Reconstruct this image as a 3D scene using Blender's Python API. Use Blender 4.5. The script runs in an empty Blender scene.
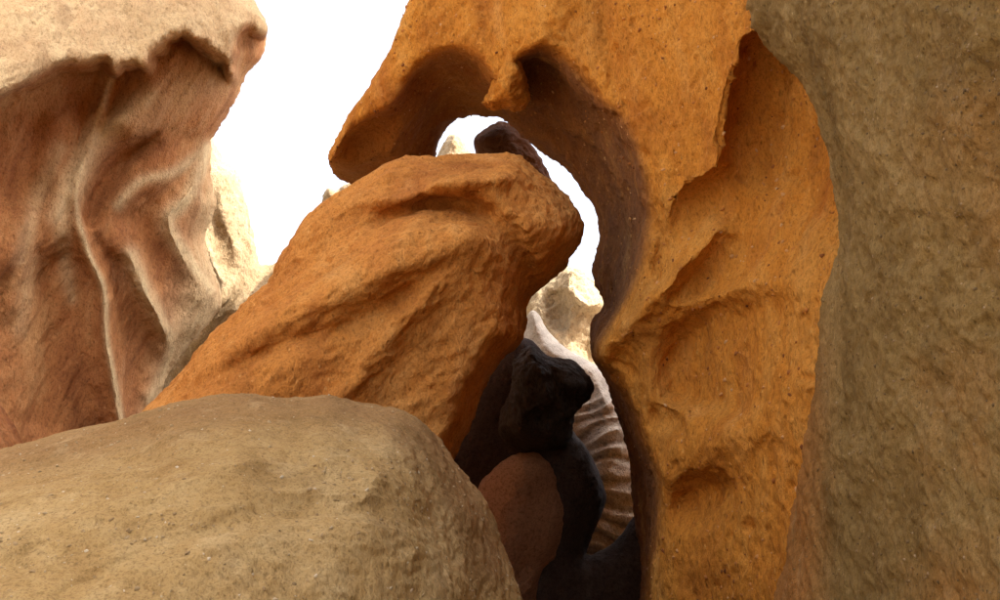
import bpy, math
import numpy as np
from mathutils import Vector

# ------------------------------------------------------------------ camera, sky, sun, exposure
SC = bpy.context.scene
W, H, F = 1000.0, 600.0, 866.0            # photograph size and focal length in its pixels
PITCH = math.radians(20.0)
CAM = np.array([0.0, 0.0, 1.6])
RIGHT = np.array([1.0, 0.0, 0.0])
FWD = np.array([0.0, math.cos(PITCH), math.sin(PITCH)])
UP = np.array([0.0, -math.sin(PITCH), math.cos(PITCH)])

cam_data = bpy.data.cameras.new('camera')
cam_data.sensor_width = 36.0
cam_data.lens = 36.0 * F / W
cam_data.clip_start = 0.02
cam_data.clip_end = 2000.0
cam = bpy.data.objects.new('camera', cam_data)
SC.collection.objects.link(cam)
cam.location = CAM
cam.rotation_euler = (math.radians(90) + PITCH, 0, 0)
SC.camera = cam

SUN_DIR = Vector((0.58, -0.22, 0.78)).normalized()      # from the place towards the sun
sun_el = math.asin(SUN_DIR.z)
world = bpy.data.worlds.new('World')
SC.world = world
world.use_nodes = True
wn = world.node_tree
wn.nodes.clear()
sky = wn.nodes.new('ShaderNodeTexSky')
sky.sky_type = 'NISHITA'
sky.sun_disc = False
sky.sun_elevation = sun_el
sky.sun_rotation = math.atan2(SUN_DIR.x, SUN_DIR.y)
sky.air_density = 1.0
sky.dust_density = 6.0
sky.ozone_density = 0.6
bg = wn.nodes.new('ShaderNodeBackground')
bg.inputs['Strength'].default_value = 0.15
out = wn.nodes.new('ShaderNodeOutputWorld')
hsv = wn.nodes.new('ShaderNodeHueSaturation')           # thin milky haze over the whole sky
hsv.inputs['Saturation'].default_value = 0.45
wn.links.new(sky.outputs['Color'], hsv.inputs['Color'])
wn.links.new(hsv.outputs['Color'], bg.inputs['Color'])
wn.links.new(bg.outputs['Background'], out.inputs['Surface'])

sun_data = bpy.data.lights.new('sun', 'SUN')
sun_data.energy = 2.2
sun_data.angle = math.radians(0.6)
sun_data.color = (1.0, 0.94, 0.84)
sun = bpy.data.objects.new('sun', sun_data)
SC.collection.objects.link(sun)
sun.rotation_euler = SUN_DIR.to_track_quat('Z', 'Y').to_euler()
sun.location = (4, -6, 14)

SC.view_settings.view_transform = 'Standard'
SC.view_settings.look = 'None'
SC.view_settings.gamma = 1.0
SC.view_settings.exposure = 2.15
SC.cycles.max_bounces = 10
SC.cycles.diffuse_bounces = 8
SC.cycles.use_denoising = True
SC.cycles.sample_clamp_indirect = 6.0


# ------------------------------------------------------------------ numpy helpers
def to_world(x, y, z):
    x, y, z = (np.asarray(a, float)[..., None] for a in (x, y, z))
    return CAM + x * RIGHT + y * UP + z * FWD


def height_of(y, z):
    """world height of a point given in camera metres"""
    return CAM[2] + y * UP[2] + z * FWD[2]


def spline(pts, closed=True, n=5):
    p = np.asarray(pts, float)
    m = len(p)
    res = []
    for i in range(m if closed else m - 1):
        if closed:
            a, b, c, d = p[i - 1], p[i], p[(i + 1) % m], p[(i + 2) % m]
        else:
            a, b, c, d = p[max(i - 1, 0)], p[i], p[i + 1], p[min(i + 2, m - 1)]
        for t in np.arange(n) / n:
            res.append(0.5 * (2 * b + (c - a) * t + (2 * a - 5 * b + 4 * c - d) * t * t
                              + (3 * b - a - 3 * c + d) * t ** 3))
    if not closed:
        res.append(p[-1])
    return np.array(res)


def seg_dist(U, V, P, closed=True):
    best = np.full(U.shape, 1e18)
    m = len(P)
    for i in range(m if closed else m - 1):
        ax, ay = P[i]
        bx, by = P[(i + 1) % m]
        dx, dy = bx - ax, by - ay
        L = dx * dx + dy * dy + 1e-9
        t = np.clip(((U - ax) * dx + (V - ay) * dy) / L, 0, 1)
        d = (U - ax - t * dx) ** 2 + (V - ay - t * dy) ** 2
        np.minimum(best, d, out=best)
    return np.sqrt(best)


def region(U, V, pts, n=5):
    """signed distance in pixels to a smooth closed outline, positive inside"""
    P = spline(pts, True, n) if n > 1 else np.asarray(pts, float)
    d = seg_dist(U, V, P)
    ins = np.zeros(U.shape, bool)
    m = len(P)
    for i in range(m):
        ax, ay = P[i]
        bx, by = P[(i + 1) % m]
        if ay == by:
            continue
        c = ((ay > V) != (by > V)) & (U < (bx - ax) * (V - ay) / (by - ay) + ax)
        ins ^= c
    return np.where(ins, d, -d)


def smooth(x, lo, hi):
    t = np.clip((x - lo) / (hi - lo), 0, 1)
    return t * t * (3 - 2 * t)


def ridge(U, V, pts, w, n=5):
    d = seg_dist(U, V, spline(pts, False, n), False)
    return np.exp(-(d / w) ** 2)


def bowl(U, V, cx, cy, a, b, ang=0.0, edge=0.35):
    """1 inside an ellipse, falling to 0 at its rim"""
    c, s = math.cos(math.radians(ang)), math.sin(math.radians(ang))
    x = ((U - cx) * c + (V - cy) * s) / a
    y = (-(U - cx) * s + (V - cy) * c) / b
    r = np.sqrt(x * x + y * y)
    return smooth(-r, -1.0, -1.0 + edge) * (1 - 0.35 * r.clip(0, 1) ** 2)


def rnd(t):
    """quarter circle profile: 0 at the outline, 1 well inside, falling away outside"""
    c = np.clip(t, 0, 1)
    return np.where(t > 0, np.sqrt(1 - (1 - c) ** 2), 2.0 * t)


def blur(a, it=12):
    for _ in range(it):
        p = np.pad(a, 1, mode='edge')
        a = (p[:-2, 1:-1] + p[2:, 1:-1] + p[1:-1, :-2] + p[1:-1, 2:] + 2 * a) / 6
    return a


def dome(s, rpx, it=30):
    """rounded profile of an outline whose creases deep inside are evened out"""
    g = rnd(s / rpx)
    w = smooth(s, 0.10 * rpx, 0.45 * rpx)
    return g * (1 - w) + blur(g.clip(-0.2), it) * w


_rs = np.random.RandomState(11)
_perm = np.concatenate([_rs.permutation(256)] * 3)
_grad = _rs.normal(size=(256, 3))
_grad /= np.linalg.norm(_grad, axis=1)[:, None]


def perlin(p):
    i = np.floor(p).astype(int)
    f = p - i
    i &= 255
    u = f * f * f * (f * (f * 6 - 15) + 10)
    r = 0
    for dx in (0, 1):
        wx = u[:, 0] if dx else 1 - u[:, 0]
        for dy in (0, 1):
            wy = u[:, 1] if dy else 1 - u[:, 1]
            for dz in (0, 1):
                wz = u[:, 2] if dz else 1 - u[:, 2]
                h = _perm[_perm[_perm[(i[:, 0] + dx) & 255] + ((i[:, 1] + dy) & 255)] + ((i[:, 2] + dz) & 255)]
                g = _grad[h]
                r = r + wx * wy * wz * (g[:, 0] * (f[:, 0] - dx) + g[:, 1] * (f[:, 1] - dy) + g[:, 2] * (f[:, 2] - dz))
    return r


def fbm(p, octs, ridged=False, gain=0.5):
    s, a = 0, 1.0
    for k in range(octs):
        q = perlin(p * (2.03 ** k) + 17.3 * k)
        s = s + a * ((0.35 - np.abs(q)) if ridged else q)
        a *= gain
    return s


def axis(lo, hi, f0, f1, st, grow=1.35, cap=90.0):
    """sample positions: step st inside the frame, growing steps outside it"""
    a, b = max(lo, f0), min(hi, f1)
    core = list(np.linspace(a, b, max(2, int(round((b - a) / st)) + 1)))
    s, x, left = st, a, []
    while x > lo + 1e-6:
        s = min(s * grow, cap)
        x = max(lo, x - s)
        left.append(x)
    s, x, right = st, b, []
    while x < hi - 1e-6:
        s = min(s * grow, cap)
        x = min(hi, x + s)
        right.append(x)
    return np.array(left[::-1] + core + right)


def surface_net(f, au, av, az):
    f = np.pad(f, 1, constant_values=1.0)
    ext = lambda a: np.concatenate([[2 * a[0] - a[1]], a, [2 * a[-1] - a[-2]]])
    au, av, az = ext(au), ext(av), ext(az)
    s = f < 0
    n = [d - 1 for d in f.shape]
    acc = np.zeros(n + [3], np.float32)
    cnt = np.zeros(n, np.float32)

    def sl(ax, o):
        r = [None] * 3
        for k in range(3):
            r[k] = slice(o[k], o[k] + n[k])
        return tuple(r)
    for ax in range(3):
        oth = [k for k in range(3) if k != ax]
        for o1 in (0, 1):
            for o2 in (0, 1):
                o = [0, 0, 0]
                o[oth[0]], o[oth[1]] = o1, o2
                q = list(o)
                q[ax] = 1
                A, B = f[sl(ax, o)], f[sl(ax, q)]
                cr = s[sl(ax, o)] != s[sl(ax, q)]
                idx = np.nonzero(cr)
                t = A[idx] / (A[idx] - B[idx])
                val = np.zeros((len(t), 3), np.float32)
                val[:, ax] = t
                val[:, oth[0]], val[:, oth[1]] = o1, o2
                acc[idx] += val
                cnt[idx] += 1
    act = cnt > 0
    ids = np.full(n, -1, int)
    ids[act] = np.arange(act.sum())
    cell = np.argwhere(act)
    pos = cell + acc[act] / cnt[act][:, None]

    def along(a, p):
        return np.interp(p, np.arange(len(a)), a)
    u, v, z = along(au, pos[:, 0]), along(av, pos[:, 1]), along(az, pos[:, 2])
    quads = []
    for ax in range(3):
        oth = [(ax + 1) % 3, (ax + 2) % 3]
        r0, r1 = [slice(None)] * 3, [slice(None)] * 3
        r0[ax], r1[ax] = slice(0, -1), slice(1, None)
        e = s[tuple(r0)] != s[tuple(r1)]
        for k in oth:
            lim = [slice(None)] * 3
            lim[k] = slice(0, 1)
            e[tuple(lim)] = False
            lim[k] = slice(-1, None)
            e[tuple(lim)] = False
        c = np.argwhere(e)
        if not len(c):
            continue
        inside = s[tuple(c.T)]
        b = np.zeros(3, int)
        c1, c2, c3 = c.copy(), c.copy(), c.copy()
        c1[:, oth[0]] -= 1
        c2[:, oth[0]] -= 1
        c2[:, oth[1]] -= 1
        c3[:, oth[1]] -= 1
        q = np.stack([ids[tuple(a.T)] for a in (c, c1, c2, c3)], 1)
        q[~inside] = q[~inside][:, ::-1]
        quads.append(q)
    quads = np.concatenate(quads)
    return u, v, z, quads


def smin(a, b, k):
    h = np.clip(0.5 + 0.5 * (b - a) / k, 0, 1)
    return b + (a - b) * h - k * h * (1 - h)


def link(o, parent=None):
    SC.collection.objects.link(o)
    if parent:
        o.parent = parent
    return o


def mesh_from(name, verts, faces, starts=None):
    """faces: (n, k) array, or a flat loop array together with the polygon start offsets"""
    me = bpy.data.meshes.new(name)
    if starts is None:
        nf, k = faces.shape
        starts = np.arange(0, nf * k, k)
    loops = np.asarray(faces, np.int32).ravel()
    nf = len(starts)
    me.vertices.add(len(verts))
    me.vertices.foreach_set('co', np.asarray(verts, np.float32).ravel())
    me.loops.add(len(loops))
    me.loops.foreach_set('vertex_index', loops)
    me.polygons.add(nf)
    me.polygons.foreach_set('loop_start', np.asarray(starts, np.int32))
    me.polygons.foreach_set('use_smooth', np.ones(nf, bool))
    me.update(calc_edges=True)
    return me


def relax(co, quads, it, lam=0.5):
    """even out a quad mesh by moving each corner towards its neighbours"""
    e = np.concatenate([quads[:, [k, (k + 1) % 4]] for k in range(4)])
    n = len(co)
    deg = np.bincount(e[:, 0], minlength=n) + np.bincount(e[:, 1], minlength=n)
    for _ in range(it):
        acc = np.stack([np.bincount(e[:, 0], co[e[:, 1], k], n) + np.bincount(e[:, 1], co[e[:, 0], k], n)
                        for k in range(3)], 1)
        co = co + lam * (acc / deg.clip(1)[:, None] - co)
    return co


def refine(co, quads, sel):
    """split the selected quads in four; their neighbours become polygons, so that no cracks open"""
    e = np.sort(np.concatenate([quads[:, [k, (k + 1) % 4]] for k in range(4)]), 1)
    key = e[:, 0].astype(np.int64) * len(co) + e[:, 1]
    uk, inv = np.unique(key, return_inverse=True)
    nq = len(quads)
    qe = inv.reshape(4, nq).T                           # edge id for each side of each quad
    used = np.zeros(len(uk), bool)
    used[qe[sel].ravel()] = True
    mid = np.full(len(uk), -1)
    mid[used] = len(co) + np.arange(used.sum())
    ea, eb = uk // len(co), uk % len(co)
    vm = (co[ea[used]] + co[eb[used]]) * 0.5
    vc = co[quads[sel]].mean(1)
    cid = len(co) + len(vm) + np.arange(len(vc))
    Q, M = quads[sel], mid[qe[sel]]
    small = np.concatenate([np.stack([Q[:, k], M[:, k], cid, M[:, k - 1]], 1) for k in range(4)])
    rest, rm = quads[~sel], mid[qe[~sel]]
    inter = np.stack([rest[:, 0], rm[:, 0], rest[:, 1], rm[:, 1], rest[:, 2], rm[:, 2], rest[:, 3], rm[:, 3]], 1)
    ok = inter >= 0
    loops = np.concatenate([small.ravel(), inter[ok]])
    cnt = np.concatenate([np.full(len(small), 4), ok.sum(1)])
    starts = np.concatenate([[0], np.cumsum(cnt)[:-1]])
    return np.concatenate([co, vm, vc]), loops, starts


def get_co(me):
    a = np.empty(len(me.vertices) * 3, np.float32)
    me.vertices.foreach_get('co', a)
    return a.reshape(-1, 3).astype(float)


def get_no(me):
    a = np.empty(len(me.vertices) * 3, np.float32)
    me.vertices.foreach_get('normal', a)
    return a.reshape(-1, 3).astype(float)


def project(co):
    d = co - CAM
    z = d @ FWD
    return W / 2 + F * (d @ RIGHT) / z, H / 2 - F * (d @ UP) / z, z


def rock(name, field, ur, vr, zr, st, dz, mat, disp, label=None, cat=None, attrs=None, parent=None,
         subdiv=1, kind=None, group=None, zfine=0.55):
    """polygonise field(U, V -> function of depth) into one closed rock, subdivide and roughen it"""
    au, av = axis(ur[0], ur[1], -60, 1060, st), axis(vr[0], vr[1], -50, 650, st)
    zs, step = [zr[0]], dz
    while zs[-1] < zr[1]:                                # fine depth steps in front, growing towards the back
        if zs[-1] > zr[0] + zfine * (zr[1] - zr[0]):
            step = min(step * 1.2, dz * 6)
        zs.append(zs[-1] + step)
    az = np.array(zs)
    U, V = np.meshgrid(au, av, indexing='ij')
    f = field(U, V, az)
    # end the rock a little under the sand
    y = -(V[..., None] - H / 2) / F * az
    f = np.maximum(f, -(height_of(y, az) + 0.25))
    u, v, z, q = surface_net(f, au, av, az)
    co = to_world((u - W / 2) / F * z, -(v - H / 2) / F * z, z)
    co = relax(co, q, 2)
    if subdiv:
        nrm = np.cross(co[q[:, 2]] - co[q[:, 0]], co[q[:, 3]] - co[q[:, 1]])
        cen = co[q].mean(1)
        uu, vv, _ = project(cen)
        sel = ((nrm * (cen - CAM)).sum(1) < 0) & (uu > -40) & (uu < 1040) & (vv > -40) & (vv < 640)
        co, loops, starts = refine(co, q, sel)
        me = mesh_from(name, co, loops, starts)
    else:
        me = mesh_from(name, co, q)
    o = bpy.data.objects.new(name, me)
    link(o)
    co, no = get_co(me), get_no(me)
    co = co + no * disp(co)[:, None]
    base = np.array([co[:, 0].mean(), co[:, 1].mean(), max(co[:, 2].min(), 0.0)])
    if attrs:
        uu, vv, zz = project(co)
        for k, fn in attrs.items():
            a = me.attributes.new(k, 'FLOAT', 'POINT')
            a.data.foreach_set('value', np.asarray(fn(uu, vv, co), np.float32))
    me.vertices.foreach_set('co', (co - base).astype(np.float32).ravel())
    me.polygons.foreach_set('use_smooth', np.ones(len(me.polygons), bool))
    me.update()
    me.materials.append(mat)
    o.location = base
    if parent:
        o.parent = parent
        o.location = Vector(base) - parent.location
    if label:
        o['label'] = label
    if cat:
        o['category'] = cat
    if kind:
        o['kind'] = kind
    if group:
        o['group'] = group
    return o


def stretch(co, ax, k):
    """squeeze coordinates along direction ax so that noise is drawn out along it"""
    ax = np.asarray(ax, float)
    ax = ax / np.linalg.norm(ax)
    return co - np.outer(co @ ax, ax) * (1 - k)


def rough(big=0.06, bs=1.2, mid=0.02, ms=5.0, fine=0.006, fs=22.0, ax=(0, 0, 1), k=1.0, ridged=0.0, seed=0.0, pit=0.0):
    def fn(co):
        p = stretch(co, ax, k) + seed
        w = np.stack([perlin(p * 1.7 + 31 * j) for j in (1, 2, 3)], 1) * 0.25
        d = big * fbm((p + w) * bs, 3) + mid * fbm((p + w) * ms, 4, gain=0.6) + fine * fbm(p * fs, 2, gain=0.7)
        if ridged:
            d = d + ridged * fbm((p + w) * ms * 0.6 + 9.1, 4, True, 0.6)
        if pit:                                          # weathered pits, and knobs where harder grains stand out
            q = co + 0.03 * np.stack([perlin(co * 9 + 7 * j) for j in (1, 2, 3)], 1) + seed
            n1, n2 = perlin(q * fs * 0.62 + 40), perlin(q * fs * 1.1 + 90)
            d = d - pit * (n1 - 0.26).clip(0) * 5 + 0.5 * pit * (n2 - 0.28).clip(0) * 5
        return d - np.median(d) - 0.3 * d.std()
    return fn


# ------------------------------------------------------------------ materials
def rock_material(name, cols, pale=None, dark=None, grain=1.0, stretch_rot=(0, 0, 0), stretch_scale=(1, 1, 1),
                  bump=0.5, speck=0.5, scale=1.0, bands=None, stain=1.0):
    m = bpy.data.materials.new(name)
    m.use_nodes = True
    nt = m.node_tree
    N, L = nt.nodes, nt.links
    bsdf = N['Principled BSDF']
    bsdf.inputs['Roughness'].default_value = 0.92
    bsdf.inputs['Specular IOR Level'].default_value = 0.15
    tc = N.new('ShaderNodeTexCoord')
    mp = N.new('ShaderNodeMapping')
    mp.inputs['Rotation'].default_value = [math.radians(a) for a in stretch_rot]
    mp.inputs['Scale'].default_value = stretch_scale
    L.new(tc.outputs['Object'], mp.inputs['Vector'])

    def noise(sc, det, rough_=0.6, dist=0.0, vec=mp.outputs['Vector']):
        n = N.new('ShaderNodeTexNoise')
        n.inputs['Scale'].default_value = sc * scale
        n.inputs['Detail'].default_value = det
        n.inputs['Roughness'].default_value = rough_
        n.inputs['Distortion'].default_value = dist
        L.new(vec, n.inputs['Vector'])
        return n.outputs['Fac']

    def ramp(fac, stops):
        r = N.new('ShaderNodeValToRGB')
        e = r.color_ramp.elements
        while len(e) < len(stops):
            e.new(0.5)
        for el, (p, c) in zip(e, stops):
            el.position = p
            el.color = (*c, 1) if len(c) == 3 else c
        L.new(fac, r.inputs['Fac'])
        return r.outputs['Color']

    def mix(fac, a, b, typ='MIX'):
        x = N.new('ShaderNodeMix')
        x.data_type = 'RGBA'
        x.blend_type = typ
        for sock, val in ((x.inputs['Factor'], fac), (x.inputs['A'], a), (x.inputs['B'], b)):
            if hasattr(val, 'is_output'):
                L.new(val, sock)
            elif isinstance(val, (int, float)):
                sock.default_value = val
            else:
                sock.default_value = (*val, 1)
        return x.outputs['Result']

    def math_(op, a, b=None):
        x = N.new('ShaderNodeMath')
        x.operation = op
        for s, val in zip(x.inputs, (a, b)):
            if val is None:
                continue
            if hasattr(val, 'is_output'):
                L.new(val, s)
            else:
                s.default_value = val
        return x.outputs['Value']

    n_big = noise(1.1, 5, 0.6, 0.6)
    n_mid = noise(5.5, 6, 0.65, 0.3)
    n_fine = noise(42, 4, 0.7)
    col = ramp(math_('ADD', math_('MULTIPLY', n_big, 0.6), math_('MULTIPLY', n_mid, 0.4)),
               [(0.34, cols[0]), (0.5, cols[1]), (0.66, cols[2])])
    if bands:
        bc, bsc, amount = bands
        wv = N.new('ShaderNodeTexWave')
        wv.wave_type = 'BANDS'
        wv.bands_direction = 'Z'
        wv.inputs['Scale'].default_value = bsc
        wv.inputs['Distortion'].default_value = 3.2
        wv.inputs['Detail'].default_value = 2
        wv.inputs['Detail Scale'].default_value = 1.2
        L.new(mp.outputs['Vector'], wv.inputs['Vector'])
        col = mix(math_('MULTIPLY', wv.outputs['Fac'], amount), col, bc)
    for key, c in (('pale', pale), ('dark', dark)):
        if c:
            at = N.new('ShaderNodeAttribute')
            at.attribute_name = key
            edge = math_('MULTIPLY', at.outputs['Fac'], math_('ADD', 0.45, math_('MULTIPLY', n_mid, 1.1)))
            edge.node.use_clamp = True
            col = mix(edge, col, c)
    # dark and pale weather stains drawn out along the rock
    mp2 = N.new('ShaderNodeMapping')
    mp2.inputs['Rotation'].default_value = [math.radians(a) for a in stretch_rot]
    mp2.inputs['Scale'].default_value = (2.4, 2.4, 0.45)
    L.new(tc.outputs['Object'], mp2.inputs['Vector'])
    st_d = ramp(noise(1.3, 6, 0.62, 0.4, mp2.outputs['Vector']), [(0.54, (0, 0, 0)), (0.70, (1, 1, 1))])
    col = mix(math_('MULTIPLY', st_d, 0.5 * stain), col, tuple(x * 0.62 for x in cols[0]))
    st_p = ramp(noise(2.1, 6, 0.6, 0.2, mp2.outputs['Vector']), [(0.56, (0, 0, 0)), (0.72, (1, 1, 1))])
    col = mix(math_('MULTIPLY', st_p, 0.35 * stain), col, tuple(min(0.8, x * 1.15 + 0.05) for x in cols[2]))
    # mineral grains: light and dark specks
    vo = N.new('ShaderNodeTexVoronoi')
    vo.inputs['Scale'].default_value = 38 * scale
    vo.inputs['Randomness'].default_value = 1.0
    L.new(mp.outputs['Vector'], vo.inputs['Vector'])
    rim = ramp(vo.outputs['Distance'], [(0.12, (1, 1, 1)), (0.34, (0, 0, 0))])
    sep = N.new('ShaderNodeSeparateColor')
    L.new(vo.outputs['Color'], sep.inputs['Color'])
    is_dark = math_('GREATER_THAN', sep.outputs['Red'], 0.86)
    is_lite = math_('GREATER_THAN', sep.outputs['Green'], 0.88)
    cav = sum(c[0] for c in cols) / 3
    dark_c = tuple(x * 0.35 for x in cols[0])
    lite_c = tuple(min(0.85, x * 1.35 + 0.05) for x in cols[2])
    col = mix(math_('MULTIPLY', math_('MULTIPLY', is_dark, rim), speck), col, dark_c)
    col = mix(math_('MULTIPLY', math_('MULTIPLY', is_lite, rim), speck * 0.8), col, lite_c)
    n_grit = noise(105, 3, 0.7)
    shade = ramp(n_fine, [(0.3, (0.56, 0.54, 0.52)), (0.52, (1, 1, 1)), (0.75, (1.0, 1.0, 1.0))])
    col = mix(grain * 0.8, col, mix(1.0, col, shade, 'MULTIPLY'))
    shade2 = ramp(n_grit, [(0.32, (0.55, 0.52, 0.50)), (0.5, (1, 1, 1))])
    col = mix(grain * 0.8, col, mix(1.0, col, shade2, 'MULTIPLY'))
    L.new(col, bsdf.inputs['Base Color'])
    # relief: grit, pits and fine erosion lines
    hgt = math_('ADD', math_('MULTIPLY', n_mid, 0.5), math_('MULTIPLY', n_fine, 0.34))
    hgt = math_('ADD', hgt, math_('MULTIPLY', n_grit, 0.13))
    hgt = math_('SUBTRACT', hgt, math_('MULTIPLY', math_('MULTIPLY', is_dark, rim), 0.14))
    hgt = math_('ADD', hgt, math_('MULTIPLY', math_('MULTIPLY', is_lite, rim), 0.09))
    bp = N.new('ShaderNodeBump')
    bp.inputs['Strength'].default_value = bump
    bp.inputs['Distance'].default_value = 0.10 / scale
    L.new(hgt, bp.inputs['Height'])
    L.new(bp.outputs['Normal'], bsdf.inputs['Normal'])
    return m


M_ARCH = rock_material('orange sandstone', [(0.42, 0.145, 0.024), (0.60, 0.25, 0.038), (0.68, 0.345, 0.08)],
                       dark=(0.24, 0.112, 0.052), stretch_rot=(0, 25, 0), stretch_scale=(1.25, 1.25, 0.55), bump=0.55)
M_LEAN = rock_material('orange boulder', [(0.43, 0.155, 0.036), (0.58, 0.245, 0.055), (0.67, 0.345, 0.105)],
                       stretch_rot=(0, 50, 0), stretch_scale=(1.2, 1.2, 0.7), bump=0.6, speck=0.4)
M_NEAR = rock_material('grey brown sandstone', [(0.17, 0.108, 0.038), (0.25, 0.172, 0.066), (0.33, 0.232, 0.098)],
                       stretch_scale=(1.2, 1.2, 0.7), bump=0.5, scale=2.2, speck=0.6, pale=(0.42, 0.17, 0.04))
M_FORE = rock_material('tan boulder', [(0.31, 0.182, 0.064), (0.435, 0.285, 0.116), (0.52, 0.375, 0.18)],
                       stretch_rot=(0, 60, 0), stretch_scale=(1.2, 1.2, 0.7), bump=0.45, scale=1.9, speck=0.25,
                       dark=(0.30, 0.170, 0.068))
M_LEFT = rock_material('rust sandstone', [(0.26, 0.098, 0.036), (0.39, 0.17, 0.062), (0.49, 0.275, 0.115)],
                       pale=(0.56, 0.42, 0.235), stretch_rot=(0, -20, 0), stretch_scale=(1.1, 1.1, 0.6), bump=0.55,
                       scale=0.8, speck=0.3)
M_PALE = rock_material('pale sandstone', [(0.30, 0.20, 0.10), (0.38, 0.285, 0.17), (0.45, 0.37, 0.26)],
                       stretch_rot=(0, 30, 0), stretch_scale=(1, 1, 0.6), bump=0.7, scale=0.5, speck=0.3)
M_BUFF = rock_material('buff sandstone', [(0.38, 0.28, 0.16), (0.46, 0.36, 0.22), (0.52, 0.43, 0.29)],
                       stretch_rot=(0, 30, 0), stretch_scale=(1, 1, 0.6), bump=0.6, scale=0.5, speck=0.2)
M_BROWN = rock_material('brown rock', [(0.16, 0.080, 0.045), (0.22, 0.115, 0.065), (0.28, 0.15, 0.085)], bump=0.5, speck=0.2)
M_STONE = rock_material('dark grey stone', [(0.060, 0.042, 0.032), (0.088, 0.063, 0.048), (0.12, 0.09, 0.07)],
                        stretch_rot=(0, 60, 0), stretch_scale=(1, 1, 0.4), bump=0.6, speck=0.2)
M_BAND = rock_material('banded sandstone', [(0.50, 0.45, 0.38), (0.58, 0.53, 0.46), (0.66, 0.61, 0.54)],
                       bump=0.6, scale=0.7, speck=0.2, dark=(0.27, 0.235, 0.20))
M_DARK = rock_material('shade darkened rock', [(0.062, 0.037, 0.027), (0.085, 0.051, 0.037), (0.115, 0.072, 0.052)],
                       bump=0.5, speck=0.3, scale=0.8)  # shade of the slot bottom put into a near black base colour
M_RED = rock_material('red brown rock', [(0.46, 0.23, 0.125), (0.54, 0.275, 0.15), (0.60, 0.32, 0.18)],
                      bump=0.4, speck=0.2, scale=0.8)
M_SAND = rock_material('sand', [(0.36, 0.27, 0.17), (0.43, 0.33, 0.21), (0.49, 0.38, 0.26)], bump=0.4, speck=0.3)


# ------------------------------------------------------------------ canyon floor
def sand_floor():
    n = 90
    t = np.linspace(-1, 1, n)
    s = np.sign(t) * (np.abs(t) ** 2.2) * 400
    X, Y = np.meshgrid(s, s + 5, indexing='ij')
    p = np.stack([X.ravel(), Y.ravel(), np.zeros(n * n)], 1)
    near = np.exp(-((X.ravel()) ** 2 + (Y.ravel() - 5) ** 2) / 900)
    p[:, 2] = 0.12 * fbm(p * 0.6, 3) * near - 0.02
    i = np.arange(n * n).reshape(n, n)
    q = np.stack([i[:-1, :-1], i[1:, :-1], i[1:, 1:], i[:-1, 1:]], -1).reshape(-1, 4)
    me = mesh_from('ground', p, q)
    me.materials.append(M_SAND)
    o = link(bpy.data.objects.new('ground', me))
    o['kind'] = 'structure'


sand_floor()


# ------------------------------------------------------------------ unseen canyon wall added around the viewer, heights shaped to limit skylight
def canyon_behind():
    path = spline([(-5.4, 3.9), (-4.3, 2.4), (-3.3, 0.4), (-2.7, -1.6), (-1.7, -3.4), (0.2, -4.4), (2.2, -3.9), (2.9, -2.2),
                   (2.5, -0.4), (2.6, 1.2)], False, 12)
    tan = np.gradient(path, axis=0)
    nrm = np.stack([tan[:, 1], -tan[:, 0]], 1)
    nrm /= np.linalg.norm(nrm, axis=1)[:, None]          # points out of the slot
    if (nrm[0] @ (path[0] - np.array([0, 0]))) < 0:
        nrm = -nrm
    n, m = len(path), 60
    hs = np.linspace(-0.25, 8.6, m)
    rise = np.interp(np.linspace(0, 1, n), [0, 0.3, 0.55, 0.72, 1], [0.75, 0.62, 0.55, 1.0, 1.0])
    inner = np.concatenate([np.repeat(path[:, None, :], m, 1), (rise[:, None] * hs[None, :])[..., None]], 2)
    lean = 0.5 * np.sin(hs * 0.8 + 0.6)[None, :, None] + 0.16 * hs[None, :, None] ** 1.1
    inner[..., :2] += nrm[:, None, :] * lean
    flat = inner.reshape(-1, 3)
    d = 0.45 * fbm(flat * 0.55 + 5, 3) + 0.12 * fbm(flat * np.array([1, 1, 2.2]) * 1.4, 3)
    inner[..., :2] += nrm[:, None, :] * d.reshape(n, m)[..., None]
    outer = inner.copy()
    outer[..., :2] += nrm[:, None, :] * 2.5
    v = np.concatenate([inner.reshape(-1, 3), outer.reshape(-1, 3)])
    i = np.arange(n * m).reshape(n, m)
    o_ = i + n * m
    qi = np.stack([i[:-1, :-1], i[:-1, 1:], i[1:, 1:], i[1:, :-1]], -1).reshape(-1, 4)
    qo = np.stack([o_[:-1, :-1], o_[1:, :-1], o_[1:, 1:], o_[:-1, 1:]], -1).reshape(-1, 4)
    top = np.stack([i[:-1, -1], o_[:-1, -1], o_[1:, -1], i[1:, -1]], -1)
    e0 = np.stack([i[0, :-1], o_[0, :-1], o_[0, 1:], i[0, 1:]], -1)
    e1 = np.stack([i[-1, :-1], i[-1, 1:], o_[-1, 1:], o_[-1, :-1]], -1)
    me = mesh_from('unseen_canyon_wall', v, np.concatenate([qi, qo, top, e0, e1]))
    me.materials.append(M_SAND)
    o = link(bpy.data.objects.new('unseen_canyon_wall', me))
    o['kind'] = 'structure'


canyon_behind()


# ------------------------------------------------------------------ far walls of the canyon
def slab(U, V, z, outline, depth, bulge, rpx, back, relief=None, n=5):
    """field of a mass whose outline stands at the given depth, bulging towards and away from the viewer"""
    s = region(U, V, outline, n)
    g = dome(s, rpx, 10)
    zf = depth - bulge * g
    if relief is not None:
        zf = zf - relief
    zb = depth + back * np.where(s > 0, g, 1.0 * s / rpx)
    return np.maximum(zf[..., None] - z, z - zb[..., None])


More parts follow.
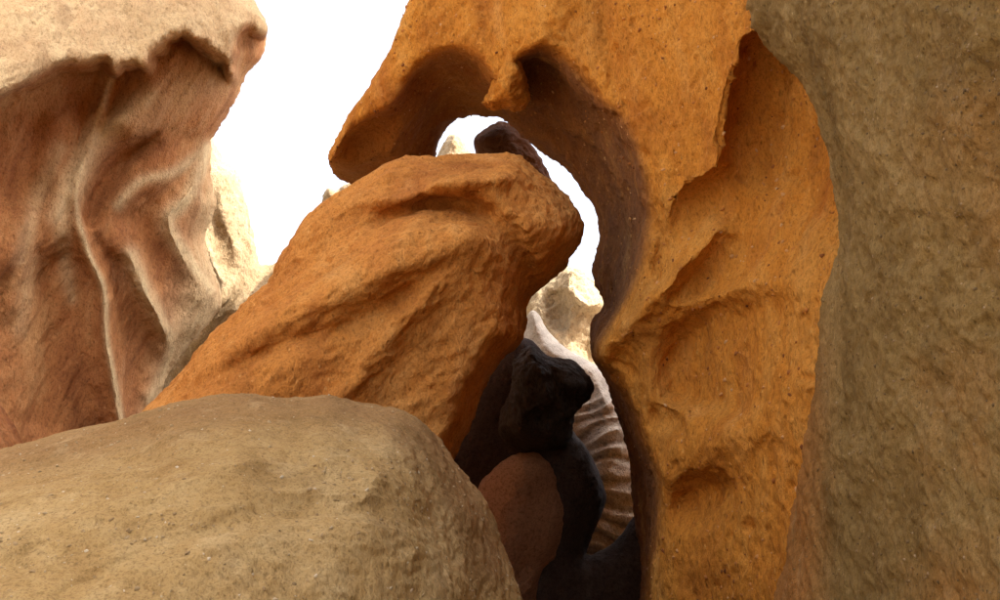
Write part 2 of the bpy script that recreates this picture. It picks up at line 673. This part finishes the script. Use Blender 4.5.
def pale_ridge(U, V, z):
    rel = 0.2 * ridge(U, V, [(222, 168), (226, 215), (240, 262), (215, 310)], 9) \
        + 0.2 * ridge(U, V, [(190, 205), (205, 250), (222, 290), (196, 340)], 8) \
        + 0.15 * ridge(U, V, [(240, 190), (250, 235), (258, 268)], 6)
    return slab(U, V, z, [(120, 200), (160, 120), (200, 110), (222, 158), (236, 168), (247, 200), (256, 240),
                          (262, 264), (285, 262), (330, 250), (360, 300), (360, 700), (100, 700)],
                14.0 + 0 * U, 1.6, 60, 3.0, rel)


rock('pale_cliff', pale_ridge, (60, 400), (80, 900), (11, 17.5), 4, 0.08, M_PALE,
     rough(0.12, 0.5, 0.06, 2.2, 0.03, 9, (0.35, 0, 1), 0.4, 0.08),
     'sunlit cream rock spur under the sky between rust wall and tilted boulder', 'cliff')


def far_fin(U, V, z):
    return slab(U, V, z, [(428, 175), (440, 150), (447, 139), (455, 134), (464, 143), (473, 158), (490, 200),
                          (490, 500), (420, 500), (415, 230)], 16.0 + 0 * U, 0.8, 26, 2.0)


rock('pale_pinnacle', far_fin, (395, 510), (100, 900), (14, 18.5), 3, 0.08, M_PALE,
     rough(0.12, 0.6, 0.06, 3, 0.02, 10, seed=3),
     'tiny sunlit cream rock tip seen through the arch opening', 'cliff')


def far_knob(U, V, z):
    return slab(U, V, z, [(322, 215), (338, 192), (350, 183), (366, 181), (385, 190), (400, 240), (400, 500),
                          (310, 500)], 12.5 + 0 * U, 0.6, 26, 1.6)


rock('pale_outcrop', far_knob, (295, 420), (160, 900), (11, 14.6), 3, 0.08, M_PALE,
     rough(0.1, 0.7, 0.06, 3, 0.02, 10, seed=5),
     'sliver of cream rock peeking between hood tip and tilted boulder', 'cliff')


def back_cliff(U, V, z):
    rel = 0.18 * ridge(U, V, [(536, 305), (560, 345), (592, 372)], 8) \
        + 0.45 * smooth(region(U, V, [(560, 285), (575, 262), (600, 280), (606, 305), (588, 312), (572, 300)]), -3, 5) \
        - 0.3 * bowl(U, V, 556, 312, 14, 24, -25)
    return slab(U, V, z, [(515, 360), (530, 318), (541, 294), (556, 276), (567, 267), (580, 274), (592, 283),
                          (612, 296), (650, 330), (660, 620), (500, 620)], 12.0 + 0 * U, 0.9, 50, 3.0, rel)


rock('back_cliff', back_cliff, (480, 690), (240, 900), (10, 15.5), 3, 0.06, M_BUFF,
     rough(0.15, 0.7, 0.08, 2.6, 0.03, 11, (0.6, 0, 0.8), 0.6, 0.05, seed=8),
     'sunlit buff cliff below the narrow strip of sky in the slot', 'cliff')


def strata(U, V):
    """wavy alternating beds, 0 to 1"""
    w = V + 0.22 * (U - 590) + 4.5 * np.sin(U / 12.0 + V / 60) + 6 * np.sin(V / 31.0)
    w = w - 0.35 * (U - 600) * smooth(V, 470, 540)
    w = w + 16 * perlin(np.stack([U.ravel() / 60, V.ravel() / 22, 0 * U.ravel() + 5.5], 1)).reshape(U.shape)
    return 0.5 + 0.32 * np.sin(w * 2 * math.pi / 17.0) + 0.18 * np.sin(w * 2 * math.pi / 7.3 + 1.0)


def banded(U, V, z):
    rel = 0.09 * strata(U, V) ** 0.6 * smooth(V, 370, 410) + 0.10 * np.sin(U / 13.0 + V / 40)
    rel = rel + 0.15 * ridge(U, V, [(536, 315), (548, 345), (575, 362), (594, 372), (606, 402)], 8)
    return slab(U, V, z, [(525, 330), (534, 312), (545, 330), (566, 350), (590, 362), (604, 372), (625, 400),
                          (660, 460), (670, 640), (520, 660), (505, 420)], 9.0 + 0 * U, 0.7, 55, 2.0, rel)


rock('banded_cliff', banded, (480, 700), (290, 900), (7.6, 11.5), 2.5, 0.05, M_BAND,
     rough(0.06, 1.0, 0.012, 3.5, 0.006, 14, (1, 0, 0), 0.5, seed=2),
     'cream wall with wavy grey bands deep inside the dark slot', 'rock wall',
     {'dark': lambda u, v, co: smooth(1 - strata(u, v), 0.2, 0.9) * (0.3 + 0.4 * smooth(v, 380, 420))})


# ------------------------------------------------------------------ left wall
CAP = [(-420, 290), (-200, 175), (-60, 122), (0, 99), (28, 84), (58, 67), (92, 64), (106, 62), (114, 72), (122, 66),
       (136, 66), (146, 68), (152, 54), (166, 42), (184, 36), (203, 45), (222, 60), (232, 78), (234, 55),
       (240, 32), (250, 27), (266, 36), (320, 30), (400, -500), (-420, -500)]


def left_field(U, V, z):
    base = np.interp(U, [-400, -100, 0, 100, 200, 270], [4.2, 5.6, 6.4, 7.2, 8.0, 8.6])
    base = base + 0.0013 * (300 - V).clip(-300, 900)
    out_ = [(-420, -500), (225, -500), (238, -120), (247, -20), (258, 8), (266, 34), (262, 58), (247, 74), (238, 96),
            (222, 124), (211, 143), (212, 175), (217, 206), (206, 236), (214, 268), (222, 300), (205, 326), (182, 352),
            (160, 392), (150, 470), (160, 700), (160, 1300), (-420, 1300)]
    jit = perlin(np.stack([U.ravel() / 15, V.ravel() / 15, 0 * U.ravel() + 3.3], 1)).reshape(U.shape)
    jit = jit + 0.6 * perlin(np.stack([U.ravel() / 7, V.ravel() / 7, 0 * U.ravel() + 8.3], 1)).reshape(U.shape)
    cap = region(U, V, CAP) + 6 * jit
    R = lambda pts, lo, hi: 0.52 * smooth(region(U, V, pts) + 3 * jit, lo, hi)
    rel = 0.80 * smooth(cap, -5, 6) - 0.0055 * cap.clip(0, 300)
    rel = rel + 0.30 * R([(108, 120), (130, 75), (152, 52), (186, 40), (222, 64), (250, 50), (262, 60), (240, 96),
                          (212, 140), (180, 130), (140, 140)], -14, 14)
    rel = rel - 0.30 * R([(-160, 190), (-60, 130), (0, 100), (58, 68), (100, 68), (108, 92), (92, 132), (66, 172),
                          (30, 205), (-60, 235), (-160, 260)], -22, 26)
    rel = rel - 0.22 * R([(112, 76), (134, 72), (146, 84), (128, 108), (106, 118)], -6, 8)
    rel = rel - 0.40 * R([(78, 222), (82, 180), (108, 146), (150, 130), (160, 140), (142, 166), (116, 196), (96, 230)], -4, 18)
    rel = rel + 0.06 * ridge(U, V, [(98, 224), (112, 207), (134, 186), (165, 174), (196, 150)], 9)
    rel = rel - 0.30 * R([(112, 218), (140, 192), (175, 180), (196, 164), (186, 200), (166, 218), (184, 260), (206, 300),
                          (176, 332), (152, 292), (132, 250)], -4, 20)
    rel = rel + 0.08 * ridge(U, V, [(212, 145), (198, 182), (170, 218), (190, 258), (215, 292)], 7)
    rel = rel - 0.38 * R([(-40, 300), (10, 258), (60, 236), (84, 252), (100, 290), (104, 350), (112, 400), (120, 450),
                          (20, 480), (-40, 420)], -5, 34)
    rel = rel + 0.09 * ridge(U, V, [(112, 80), (100, 112), (82, 165), (76, 205), (87, 250), (104, 290), (106, 335),
                                    (114, 378), (122, 425), (126, 470)], 6)
    rel = rel - 0.26 * R([(94, 238), (112, 246), (130, 262), (140, 290), (158, 325), (164, 350), (150, 385), (140, 420),
                          (128, 440), (118, 380), (110, 330), (108, 290)], -4, 14)
    rel = rel + 0.08 * ridge(U, V, [(130, 255), (142, 285), (160, 318), (172, 350), (152, 400)], 7)
    rel = rel + 0.10 * ridge(U, V, [(60, 130), (55, 190), (30, 230), (10, 300)], 18)
    rel = rel - 0.08 * ridge(U, V, [(40, 190), (34, 260), (48, 330), (40, 420)], 14)
    s = region(U, V, out_, 4)
    g = rnd(s / 55)
    zf = base + 0.8 * (1 - g) - rel
    zb = base + 2.4 * np.where(s > 0, 0.35 + 0.65 * g, s / 20)
    return np.maximum(zf[..., None] - z, z - zb[..., None])


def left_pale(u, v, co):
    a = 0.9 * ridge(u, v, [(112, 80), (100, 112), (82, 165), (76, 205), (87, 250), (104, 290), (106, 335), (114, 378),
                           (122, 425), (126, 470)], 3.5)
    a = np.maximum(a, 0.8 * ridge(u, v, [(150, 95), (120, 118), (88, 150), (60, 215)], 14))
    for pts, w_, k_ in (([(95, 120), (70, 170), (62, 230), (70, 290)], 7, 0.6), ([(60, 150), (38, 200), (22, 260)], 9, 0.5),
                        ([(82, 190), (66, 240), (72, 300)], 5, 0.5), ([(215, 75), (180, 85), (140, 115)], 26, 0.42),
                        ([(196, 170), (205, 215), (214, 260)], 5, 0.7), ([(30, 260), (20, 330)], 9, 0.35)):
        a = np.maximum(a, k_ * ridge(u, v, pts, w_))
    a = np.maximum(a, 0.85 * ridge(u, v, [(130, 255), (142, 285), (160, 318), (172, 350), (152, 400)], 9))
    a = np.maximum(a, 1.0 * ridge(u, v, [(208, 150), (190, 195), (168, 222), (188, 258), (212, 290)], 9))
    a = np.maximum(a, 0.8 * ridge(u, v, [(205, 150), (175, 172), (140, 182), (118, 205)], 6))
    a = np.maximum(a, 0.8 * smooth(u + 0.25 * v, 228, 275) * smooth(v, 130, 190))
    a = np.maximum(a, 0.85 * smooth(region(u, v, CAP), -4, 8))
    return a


rock('fluted_cliff', left_field, (-420, 300), (-500, 1300), (3.0, 11.5), 3.0, 0.05, M_LEFT,
     rough(0.08, 0.8, 0.035, 2.6, 0.016, 11, (0.25, 0.2, 1), 0.25, 0.030, seed=4, pit=0.008),
     'fluted rust red canyon wall with a sunlit yellow overhanging cap', 'rock wall', {'pale': left_pale})


# ------------------------------------------------------------------ things standing in the slot
def wedge(U, V, z):
    return slab(U, V, z, [(470, 190), (478, 158), (477, 140), (488, 130), (502, 124), (516, 130), (532, 148),
                          (550, 176), (556, 200), (540, 230), (480, 230)], 7.2 + 0 * U, 0.45, 40, 0.6)


rock('wedged_stone', wedge, (450, 580), (100, 260), (6.2, 8.4), 2.5, 0.04, M_BROWN,
     rough(0.05, 1.5, 0.03, 5, 0.01, 16, seed=12),
     'small dark stone wedged in the arch opening against the sky', 'boulder')


def slot_wall(U, V, z):
    s_out = [(400, 470), (430, 440), (450, 408), (462, 384), (492, 350), (516, 338), (535, 344), (548, 368), (560, 400),
             (572, 430), (590, 452), (601, 478), (604, 506), (586, 554), (616, 542), (640, 508), (665, 492), (680, 640), (680, 900), (400, 900)]
    return slab(U, V, z, s_out, 6.6 + 0 * U, 0.35, 40, 1.6)


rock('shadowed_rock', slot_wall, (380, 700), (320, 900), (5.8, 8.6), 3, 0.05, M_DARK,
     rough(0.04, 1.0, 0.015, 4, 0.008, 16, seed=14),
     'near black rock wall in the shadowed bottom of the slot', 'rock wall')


def chock(U, V, z):
    rel = 0.12 * ridge(U, V, [(540, 368), (560, 385), (585, 388)], 8) - 0.12 * ridge(U, V, [(550, 380), (575, 398)], 6)
    rel = rel + 0.18 * smooth(region(U, V, [(515, 362), (532, 344), (548, 372), (556, 400), (520, 430), (506, 400)], 1), -3, 6)
    return slab(U, V, z, [(498, 430), (506, 396), (516, 362), (532, 344), (546, 357), (562, 360), (579, 366), (592, 384),
                          (588, 398), (573, 424), (562, 446), (520, 450)], 6.3 + 0 * U, 0.4, 34, 0.5, rel, 2)


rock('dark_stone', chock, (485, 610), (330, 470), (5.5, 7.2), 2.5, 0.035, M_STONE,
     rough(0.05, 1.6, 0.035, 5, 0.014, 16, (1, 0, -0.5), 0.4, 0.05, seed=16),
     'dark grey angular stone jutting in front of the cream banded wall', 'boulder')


def red_dome(U, V, z):
    return slab(U, V, z, [(458, 530), (470, 488), (494, 458), (526, 443), (555, 456), (568, 488), (571, 520),
                          (558, 560), (540, 610), (530, 900), (430, 900), (450, 600)], 6.42 + 0 * U, 0.42, 70, 0.8)


rock('red_boulder', red_dome, (420, 590), (430, 900), (5.2, 7.3), 3, 0.045, M_RED,
     rough(0.04, 1.3, 0.015, 5, 0.005, 16, seed=18),
     'smooth red brown rounded boulder low in the dark slot', 'boulder')


# ------------------------------------------------------------------ the arch
def arch_base(U, V):
    b = np.interp(U, [300, 340, 420, 500, 580, 650, 740, 840, 1000, 1200], [5.7, 5.5, 5.2, 4.95, 4.7, 4.35, 3.8, 3.15,
                                                                       2.7, 2.5])
    return b + 0.0010 * (300 - V).clip(-400, 900) * b / 5


FRONT = [(458, -900), (447, -300), (429, -70), (409, 0), (398, 30), (385, 60), (368, 88), (350, 110), (337, 134),
         (327, 152), (326, 163), (334, 160), (347, 136), (366, 118), (388, 106), (400, 88), (414, 66), (444, 47), (466, 48),
         (485, 60), (495, 76), (506, 84), (515, 74), (514, 58), (538, 45), (560, 52), (580, 70), (602, 97), (622, 112),
         (638, 140), (646, 168), (653, 208), (649, 248), (638, 282), (616, 322), (598, 352), (612, 374), (632, 402),
         (644, 440), (660, 478), (658, 540), (648, 620), (640, 1000), (640, 1400), (1250, 1400), (1250, -900)]
BACK = [(458, -900), (449, -300), (433, -70), (414, 0), (402, 40), (388, 70), (370, 100), (352, 120), (338, 144),
        (330, 160), (332, 175), (345, 185), (362, 191), (378, 200), (400, 204), (428, 200), (438, 160), (443, 137),
        (460, 120), (496, 118), (513, 131), (531, 149), (561, 173), (586, 204), (597, 237), (591, 262), (592, 284),
        (603, 304), (590, 318), (588, 334), (592, 352), (602, 368), (612, 400), (626, 450), (630, 490), (636, 528), (640, 560),
        (640, 620), (620, 1000), (620, 1400), (1250, 1400), (1250, -900)]
RECESS = [(757, 36), (744, 56), (734, 76), (726, 104), (725, 135), (721, 166), (705, 176), (680, 196), (672, 240),
          (690, 300), (780, 340), (900, 340), (900, 36)]


def arch_field(U, V, z):
    zf0 = arch_base(U, V)
    fs, bs = region(U, V, FRONT, 4), region(U, V, BACK, 4)
    q = np.stack([U.ravel(), V.ravel(), 0 * U.ravel()], 1)
    n1 = fbm(q / 34 + 3.7, 3).reshape(U.shape)
    n2 = fbm(q / 34 + 11.2, 3).reshape(U.shape)
    U0, V0 = U, V
    U, V = U + 5 * n1, V + 5 * n2
    rs_ = region(U, V, RECESS)
    rec = rnd(np.clip(rs_ / (60 + 30 * smooth(V, 165, 200)), -0.02, 1)) * (1 - smooth(V, 120, 330))
    r = -0.50 * rec
    r = r + 0.16 * ridge(U, V, [(598, 352), (628, 326), (660, 294), (690, 262), (716, 232)], 16)
    r = r - 0.14 * smooth(region(U, V, [(664, 300), (688, 264), (714, 228), (738, 226), (758, 244), (748, 268),
                                        (724, 290), (698, 302)], 3), -8, 22) * (0.3 + 0.7 * smooth(-U, -770, -690))
    sc = smooth(region(U, V, [(664, 404), (652, 378), (656, 346), (676, 318), (704, 300), (745, 290), (800, 290), (840, 340),
                              (800, 420), (720, 428)]), -6, 26)
    r = r - 0.24 * sc * (1 - smooth(U + 0.35 * (V - 360), 672, 830))
    r = r - 0.15 * smooth(region(U, V, [(668, 496), (680, 480), (712, 472), (732, 478), (734, 500), (716, 526), (690, 536),
                                        (672, 524)]), -4, 20) * (0.4 + 0.6 * smooth(-V, -535, -480))
    r = r - 0.06 * smooth(region(U, V, [(644, 418), (660, 410), (686, 420), (690, 432), (668, 434)]), -6, 10)
    r = r + 0.06 * ridge(U, V, [(650, 470), (700, 450), (750, 425), (800, 380)], 24)
    r = r - 0.05 * ridge(U, V, [(600, -40), (602, 20), (608, 48), (613, 80), (628, 112)], 3)
    r = r - 0.12 * ridge(U, V, [(650, 215), (668, 245), (655, 275)], 10)
    r = r + 0.10 * ridge(U, V, [(560, -60), (556, 0), (530, 40)], 22)
    U, V = U0, V0
    zf = zf0 - r
    T = np.interp(V, [-200, 0, 120, 300, 420], [2.4, 2.2, 1.9, 1.7, 2.6])     # thickness of the arch
    t = np.clip((z - zf[..., None]) / T[..., None], 0, 1)
    hood = np.interp(U, [350, 400, 450, 500, 560, 640], [0.7, 0.85, 1.3, 1.6, 1.5, 1.1])[..., None]
    t = np.clip(t / 0.72, 0, 1) ** hood
    t = np.clip(t + 0.060 * np.sin(t * 17.0 + 0.4 + 2.0 * n1[..., None]) * np.interp(U, [470, 540], [0.3, 1.0])[..., None], 0, 1)
    s = fs[..., None] * (1 - t) + bs[..., None] * t
    s_m = s * z / F                                    # to metres
    front = zf[..., None] - z
    # rounded front edge
    R = 0.035
    a, b = front, -s_m
    body = np.where((a > -R) & (b > -R), np.sqrt((a + R).clip(0) ** 2 + (b + R).clip(0) ** 2) - R, np.maximum(a, b))
    back = z - (zf0 + T + 3.7 * smooth(U, 640, 800))[..., None]
    return np.maximum(body, back)


def hollow_shade(u, v, co):
    return (0.5 + 0.4 * smooth(u, 470, 540)) * smooth(-region(u, v, FRONT, 4), -4, 10)      # shade inside the hollow painted as a darker, redder tint


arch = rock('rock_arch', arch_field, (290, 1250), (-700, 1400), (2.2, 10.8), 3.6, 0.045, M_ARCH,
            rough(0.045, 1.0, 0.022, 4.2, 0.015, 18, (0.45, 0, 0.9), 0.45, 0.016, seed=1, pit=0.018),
            'large orange sandstone arch curling over the tilted boulder', 'rock arch', {'dark': hollow_shade}, zfine=0.42)


def nub(U, V, z):
    return slab(U, V, z, [(481, 103), (490, 90), (498, 78), (508, 62), (520, 66), (526, 84), (528, 102), (520, 111), (504, 109),
                        (490, 111)], 5.25 + 0.004 * (V - 60), 0.30, 20, 0.8, None, 2)


rock('hanging_knob', nub, (470, 540), (60, 130), (4.9, 6.4), 2.0, 0.03, M_ARCH,
     rough(0.05, 2.0, 0.04, 6, 0.012, 18, seed=21), parent=arch)


# ------------------------------------------------------------------ tilted boulder in the middle
LEAN = [(140, 420), (165, 392), (186, 368), (206, 344), (238, 312), (268, 284), (280, 262), (292, 243), (312, 216),
        (334, 200), (356, 186), (384, 168), (410, 160), (440, 158), (470, 156), (508, 154), (524, 160), (540, 174),
        (557, 187), (572, 204), (581, 219), (580, 239), (568, 259), (556, 276), (542, 288), (528, 300), (527, 324),
        (522, 344), (502, 360), (484, 392), (474, 420), (456, 456), (440, 520), (430, 900), (100, 900), (100, 480)]


def lean_field(U, V, z):
    s = region(U, V, LEAN, 4)
    body = region(U, V, [(120, 440), (180, 372), (235, 312), (275, 290), (330, 262), (370, 236), (412, 217), (459, 212),
                         (497, 230), (513, 256), (524, 300), (545, 350), (490, 420), (440, 700), (120, 700)])
    r = 0.24 * smooth(body, -14, 24)
    # the lower right face turns away from the light
    dx, dy = 325 - 452, 430 - 262
    L = math.hypot(dx, dy)
    d = -((U - 452) * dy - (V - 262) * dx) / L * -1
    r = r - 0.0007 * np.where(d > 0, d, 0) * smooth(V, 215, 300)
    r = r + 0.20 * smooth(region(U, V, [(420, 172), (470, 160), (520, 160), (560, 190), (582, 218), (566, 256), (540, 282), (522, 262),
                                        (508, 236), (470, 208), (430, 196)]), -10, 22)
    r = r + 0.12 * ridge(U, V, [(300, 232), (345, 204), (403, 197), (436, 186), (470, 180), (520, 172)], 10)
    r = r - 0.07 * ridge(U, V, [(380, 225), (405, 212), (440, 203), (490, 212)], 8)
    r = r + 0.07 * ridge(U, V, [(200, 372), (270, 322), (340, 292), (410, 262), (470, 240)], 14)
    r = r - 0.05 * ridge(U, V, [(190, 392), (270, 350), (350, 325), (410, 290)], 10)
    r = r + 0.05 * ridge(U, V, [(320, 420), (360, 380), (395, 330), (440, 285)], 12)
    r = r + 0.0010 * (V - 300)                         # leans back towards its top
    zs = np.interp(U, [100, 300, 580], [4.5, 4.75, 5.0])
    g = dome(s, 85 - 55 * smooth(d, 0, 60) * smooth(V, 250, 330), 14)
    zf = zs - 0.55 * g - r * np.clip(s / 25, 0, 1)
    zb = zs + 0.9 * np.where(s > 0, g, s / 40)
    return np.maximum(zf[..., None] - z, z - zb[..., None])


rock('tilted_boulder', lean_field, (60, 610), (130, 900), (3.4, 6.2), 3.2, 0.035, M_LEAN,
     rough(0.05, 1.3, 0.024, 4.5, 0.013, 18, (0.75, 0, 0.65), 0.5, 0.022, seed=6, pit=0.014),
     'big slanting orange boulder in the centre beneath the arch', 'boulder')


# ------------------------------------------------------------------ near rocks
def fore_field(U, V, z):
    out_ = [(-500, 640), (-200, 510), (0, 450), (40, 438), (75, 428), (125, 417), (150, 407), (185, 398), (240, 391),
            (290, 395), (330, 394), (365, 404), (400, 410), (425, 426), (445, 450), (466, 482), (488, 516), (500, 545),
            (512, 578), (524, 620), (560, 800), (640, 1500), (-500, 1500)]
    s = region(U, V, out_, 4)
    g = dome(s, 330, 160)
    r = 0.05 * ridge(U, V, [(-60, 500), (60, 478), (180, 442), (280, 418), (345, 414), (400, 440), (425, 490)], 16)
    r = r + 0.10 * smooth(region(U, V, [(-500, 700), (0, 500), (180, 448), (290, 424), (350, 422), (402, 455),
                                        (440, 540), (470, 700), (400, 1500), (-500, 1500)]), -14, 26)
    r = r - 0.025 * ridge(U, V, [(408, 430), (430, 478), (440, 530), (446, 600)], 3)
    r = r + 0.025 * ridge(U, V, [(-60, 560), (80, 520), (200, 470), (300, 444), (370, 448)], 12)
    r = r - 0.018 * ridge(U, V, [(60, 600), (180, 540), (300, 500), (380, 506)], 9)
    r = r - 0.06 * ridge(U, V, [(0, 470), (70, 455), (150, 432)], 9)
    zs = np.interp(U, [-500, 0, 300, 520], [1.7, 2.5, 2.75, 2.7])
    zf = zs - 1.15 * g - r * np.clip(s / 20, 0, 1)
    zb = zs + 0.9 * np.where(s > 0, rnd(s / 120), s / 40)
    return np.maximum(zf[..., None] - z, z - zb[..., None])


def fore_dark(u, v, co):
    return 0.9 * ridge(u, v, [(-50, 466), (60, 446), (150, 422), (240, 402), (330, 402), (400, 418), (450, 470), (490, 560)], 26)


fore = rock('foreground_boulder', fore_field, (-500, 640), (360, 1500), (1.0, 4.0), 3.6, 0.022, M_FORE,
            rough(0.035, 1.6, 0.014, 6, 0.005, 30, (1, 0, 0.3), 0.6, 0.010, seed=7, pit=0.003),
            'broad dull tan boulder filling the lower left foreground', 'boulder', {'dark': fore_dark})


def corner_field(U, V, z):
    return slab(U, V, z, [(-120, 330), (-40, 372), (-6, 402), (10, 424), (23, 446), (40, 520), (40, 900), (-120, 900)],
                3.6 + 0 * U, 0.3, 40, 0.5)


rock('corner_stone', corner_field, (-140, 60), (310, 900), (3.0, 4.4), 3, 0.04, M_LEFT,
     rough(0.04, 1.6, 0.02, 5, 0.008, 18, seed=9),
     'small rust red rock at the left edge behind the tan boulder', 'boulder')


def near_field(U, V, z):
    out_ = [(690, -2600), (720, -900), (745, -160), (749, 0), (758, 34), (775, 56), (800, 82), (818, 116), (830, 162),
            (838, 222), (834, 262), (824, 300), (818, 350), (812, 395), (800, 450), (790, 510), (784, 560), (772, 600),
            (740, 760), (700, 1500), (2200, 1500), (2200, -2600)]
    s = region(U, V, out_, 4)
    wide = np.interp(V, [0, 300, 420, 600], [45, 45, 90, 150])
    g = rnd(s / wide)
    g = g * (1 - smooth(s, 8, 40)) + blur(g.clip(-0.2), 10) * smooth(s, 8, 40)
    plane = 0.84 * F / (U - 500).clip(60)
    plane = np.minimum(plane, 2.7)
    r = 0.04 * np.sin(U / 47 + V / 120) * 0.5
    zf = plane + 0.42 * (1 - g) - r
    zb = zf + np.where(s > 0, 1.5 * rnd(s / 160), s / 12)
    return np.maximum(zf[..., None] - z, z - zb[..., None])


def near_pale(u, v, co):
    return 0.7 * smooth(-u, -845, -790) * smooth(v, 250, 420) + 0.9 * (fbm(co * 2.6 + 4, 3) + 0.05).clip(0, 0.7) * smooth(u, 860, 960) * (0.4 + 0.6 * smooth(v, 200, 450))


near = rock('sandstone_cliff', near_field, (660, 2200), (-1700, 1500), (0.35, 4.4), 3.6, 0.022, M_NEAR,
            rough(0.022, 2.2, 0.016, 8, 0.007, 34, (0, 0.5, 1), 0.7, 0.010, seed=10, pit=0.005),
            'close grey brown pitted rock wall along the right edge', 'rock wall', {'pale': near_pale})


# ------------------------------------------------------------------ grit and pebbles set in the rock
def pebble_material(name, stops):
    m = bpy.data.materials.new(name)
    m.use_nodes = True
    N, L = m.node_tree.nodes, m.node_tree.links
    b = N['Principled BSDF']
    b.inputs['Roughness'].default_value = 0.9
    b.inputs['Specular IOR Level'].default_value = 0.15
    g = N.new('ShaderNodeNewGeometry')
    r = N.new('ShaderNodeValToRGB')
    e = r.color_ramp.elements
    while len(e) < len(stops):
        e.new(0.5)
    for el, (p, c) in zip(e, stops):
        el.position = p
        el.color = (*c, 1)
    L.new(g.outputs['Random Per Island'], r.inputs['Fac'])
    L.new(r.outputs['Color'], b.inputs['Base Color'])
    return m


P = (1 + 5 ** 0.5) / 2
ICO_V = np.array([(-1, P, 0), (1, P, 0), (-1, -P, 0), (1, -P, 0), (0, -1, P), (0, 1, P), (0, -1, -P), (0, 1, -P),
                  (P, 0, -1), (P, 0, 1), (-P, 0, -1), (-P, 0, 1)]) / math.sqrt(1 + P * P)
ICO_F = np.array([(0, 11, 5), (0, 5, 1), (0, 1, 7), (0, 7, 10), (0, 10, 11), (1, 5, 9), (5, 11, 4), (11, 10, 2), (10, 7, 6),
                  (7, 1, 8), (3, 9, 4), (3, 4, 2), (3, 2, 6), (3, 6, 8), (3, 8, 9), (4, 9, 5), (2, 4, 11), (6, 2, 10),
                  (8, 6, 7), (9, 8, 1)])


def pebbles(host, count, size, mat, seed):
    rs = np.random.RandomState(seed)
    me = host.data
    co, no = get_co(me), get_no(me)
    wco = co + np.array(host.location)
    u, v, z = project(wco)
    ok = np.nonzero((u > -30) & (u < 1030) & (v > -30) & (v < 630) & ((no * (wco - CAM)).sum(1) < 0))[0]
    clump = fbm(wco[ok] * 2.5 + seed, 2)
    pr = np.exp(clump * 2.0) * z[ok] ** 0.5
    pick = rs.choice(ok, count, replace=False, p=pr / pr.sum())
    vs, fs = [], []
    for n, i in enumerate(pick):
        r = size * (0.5 + rs.rand() ** 3 * 2.0)
        a, _ = np.linalg.qr(rs.normal(size=(3, 3)))
        shape = (ICO_V * (1 + 0.25 * rs.normal(size=(12, 1)))) * np.array([1.0, 0.8, 0.6]) * r
        vs.append(shape @ a + co[i] - no[i] * r * 0.25)
        fs.append(ICO_F + 12 * n)
    pm = mesh_from('pebbles', np.concatenate(vs), np.concatenate(fs))
    pm.materials.append(mat)
    o = bpy.data.objects.new('pebbles', pm)
    link(o, host)
    o['kind'] = 'stuff'


G_ORANGE = pebble_material('orange grit', [(0.0, (0.14, 0.05, 0.02)), (0.3, (0.34, 0.13, 0.04)), (0.7, (0.5, 0.22, 0.06)), (1.0, (0.62, 0.40, 0.2))])
G_TAN = pebble_material('tan grit', [(0.0, (0.22, 0.15, 0.075)), (0.25, (0.33, 0.22, 0.11)), (0.75, (0.38, 0.28, 0.155)), (1.0, (0.6, 0.5, 0.36))])
pebbles(arch, 2600, 0.0065, G_ORANGE, 1)
G_NEAR = pebble_material('brown grit', [(0.0, (0.11, 0.075, 0.04)), (0.4, (0.18, 0.125, 0.065)), (0.85, (0.26, 0.18, 0.10)), (1.0, (0.42, 0.33, 0.22))])
pebbles(near, 2600, 0.0022, G_NEAR, 2)
pebbles(fore, 1600, 0.0028, G_TAN, 3)
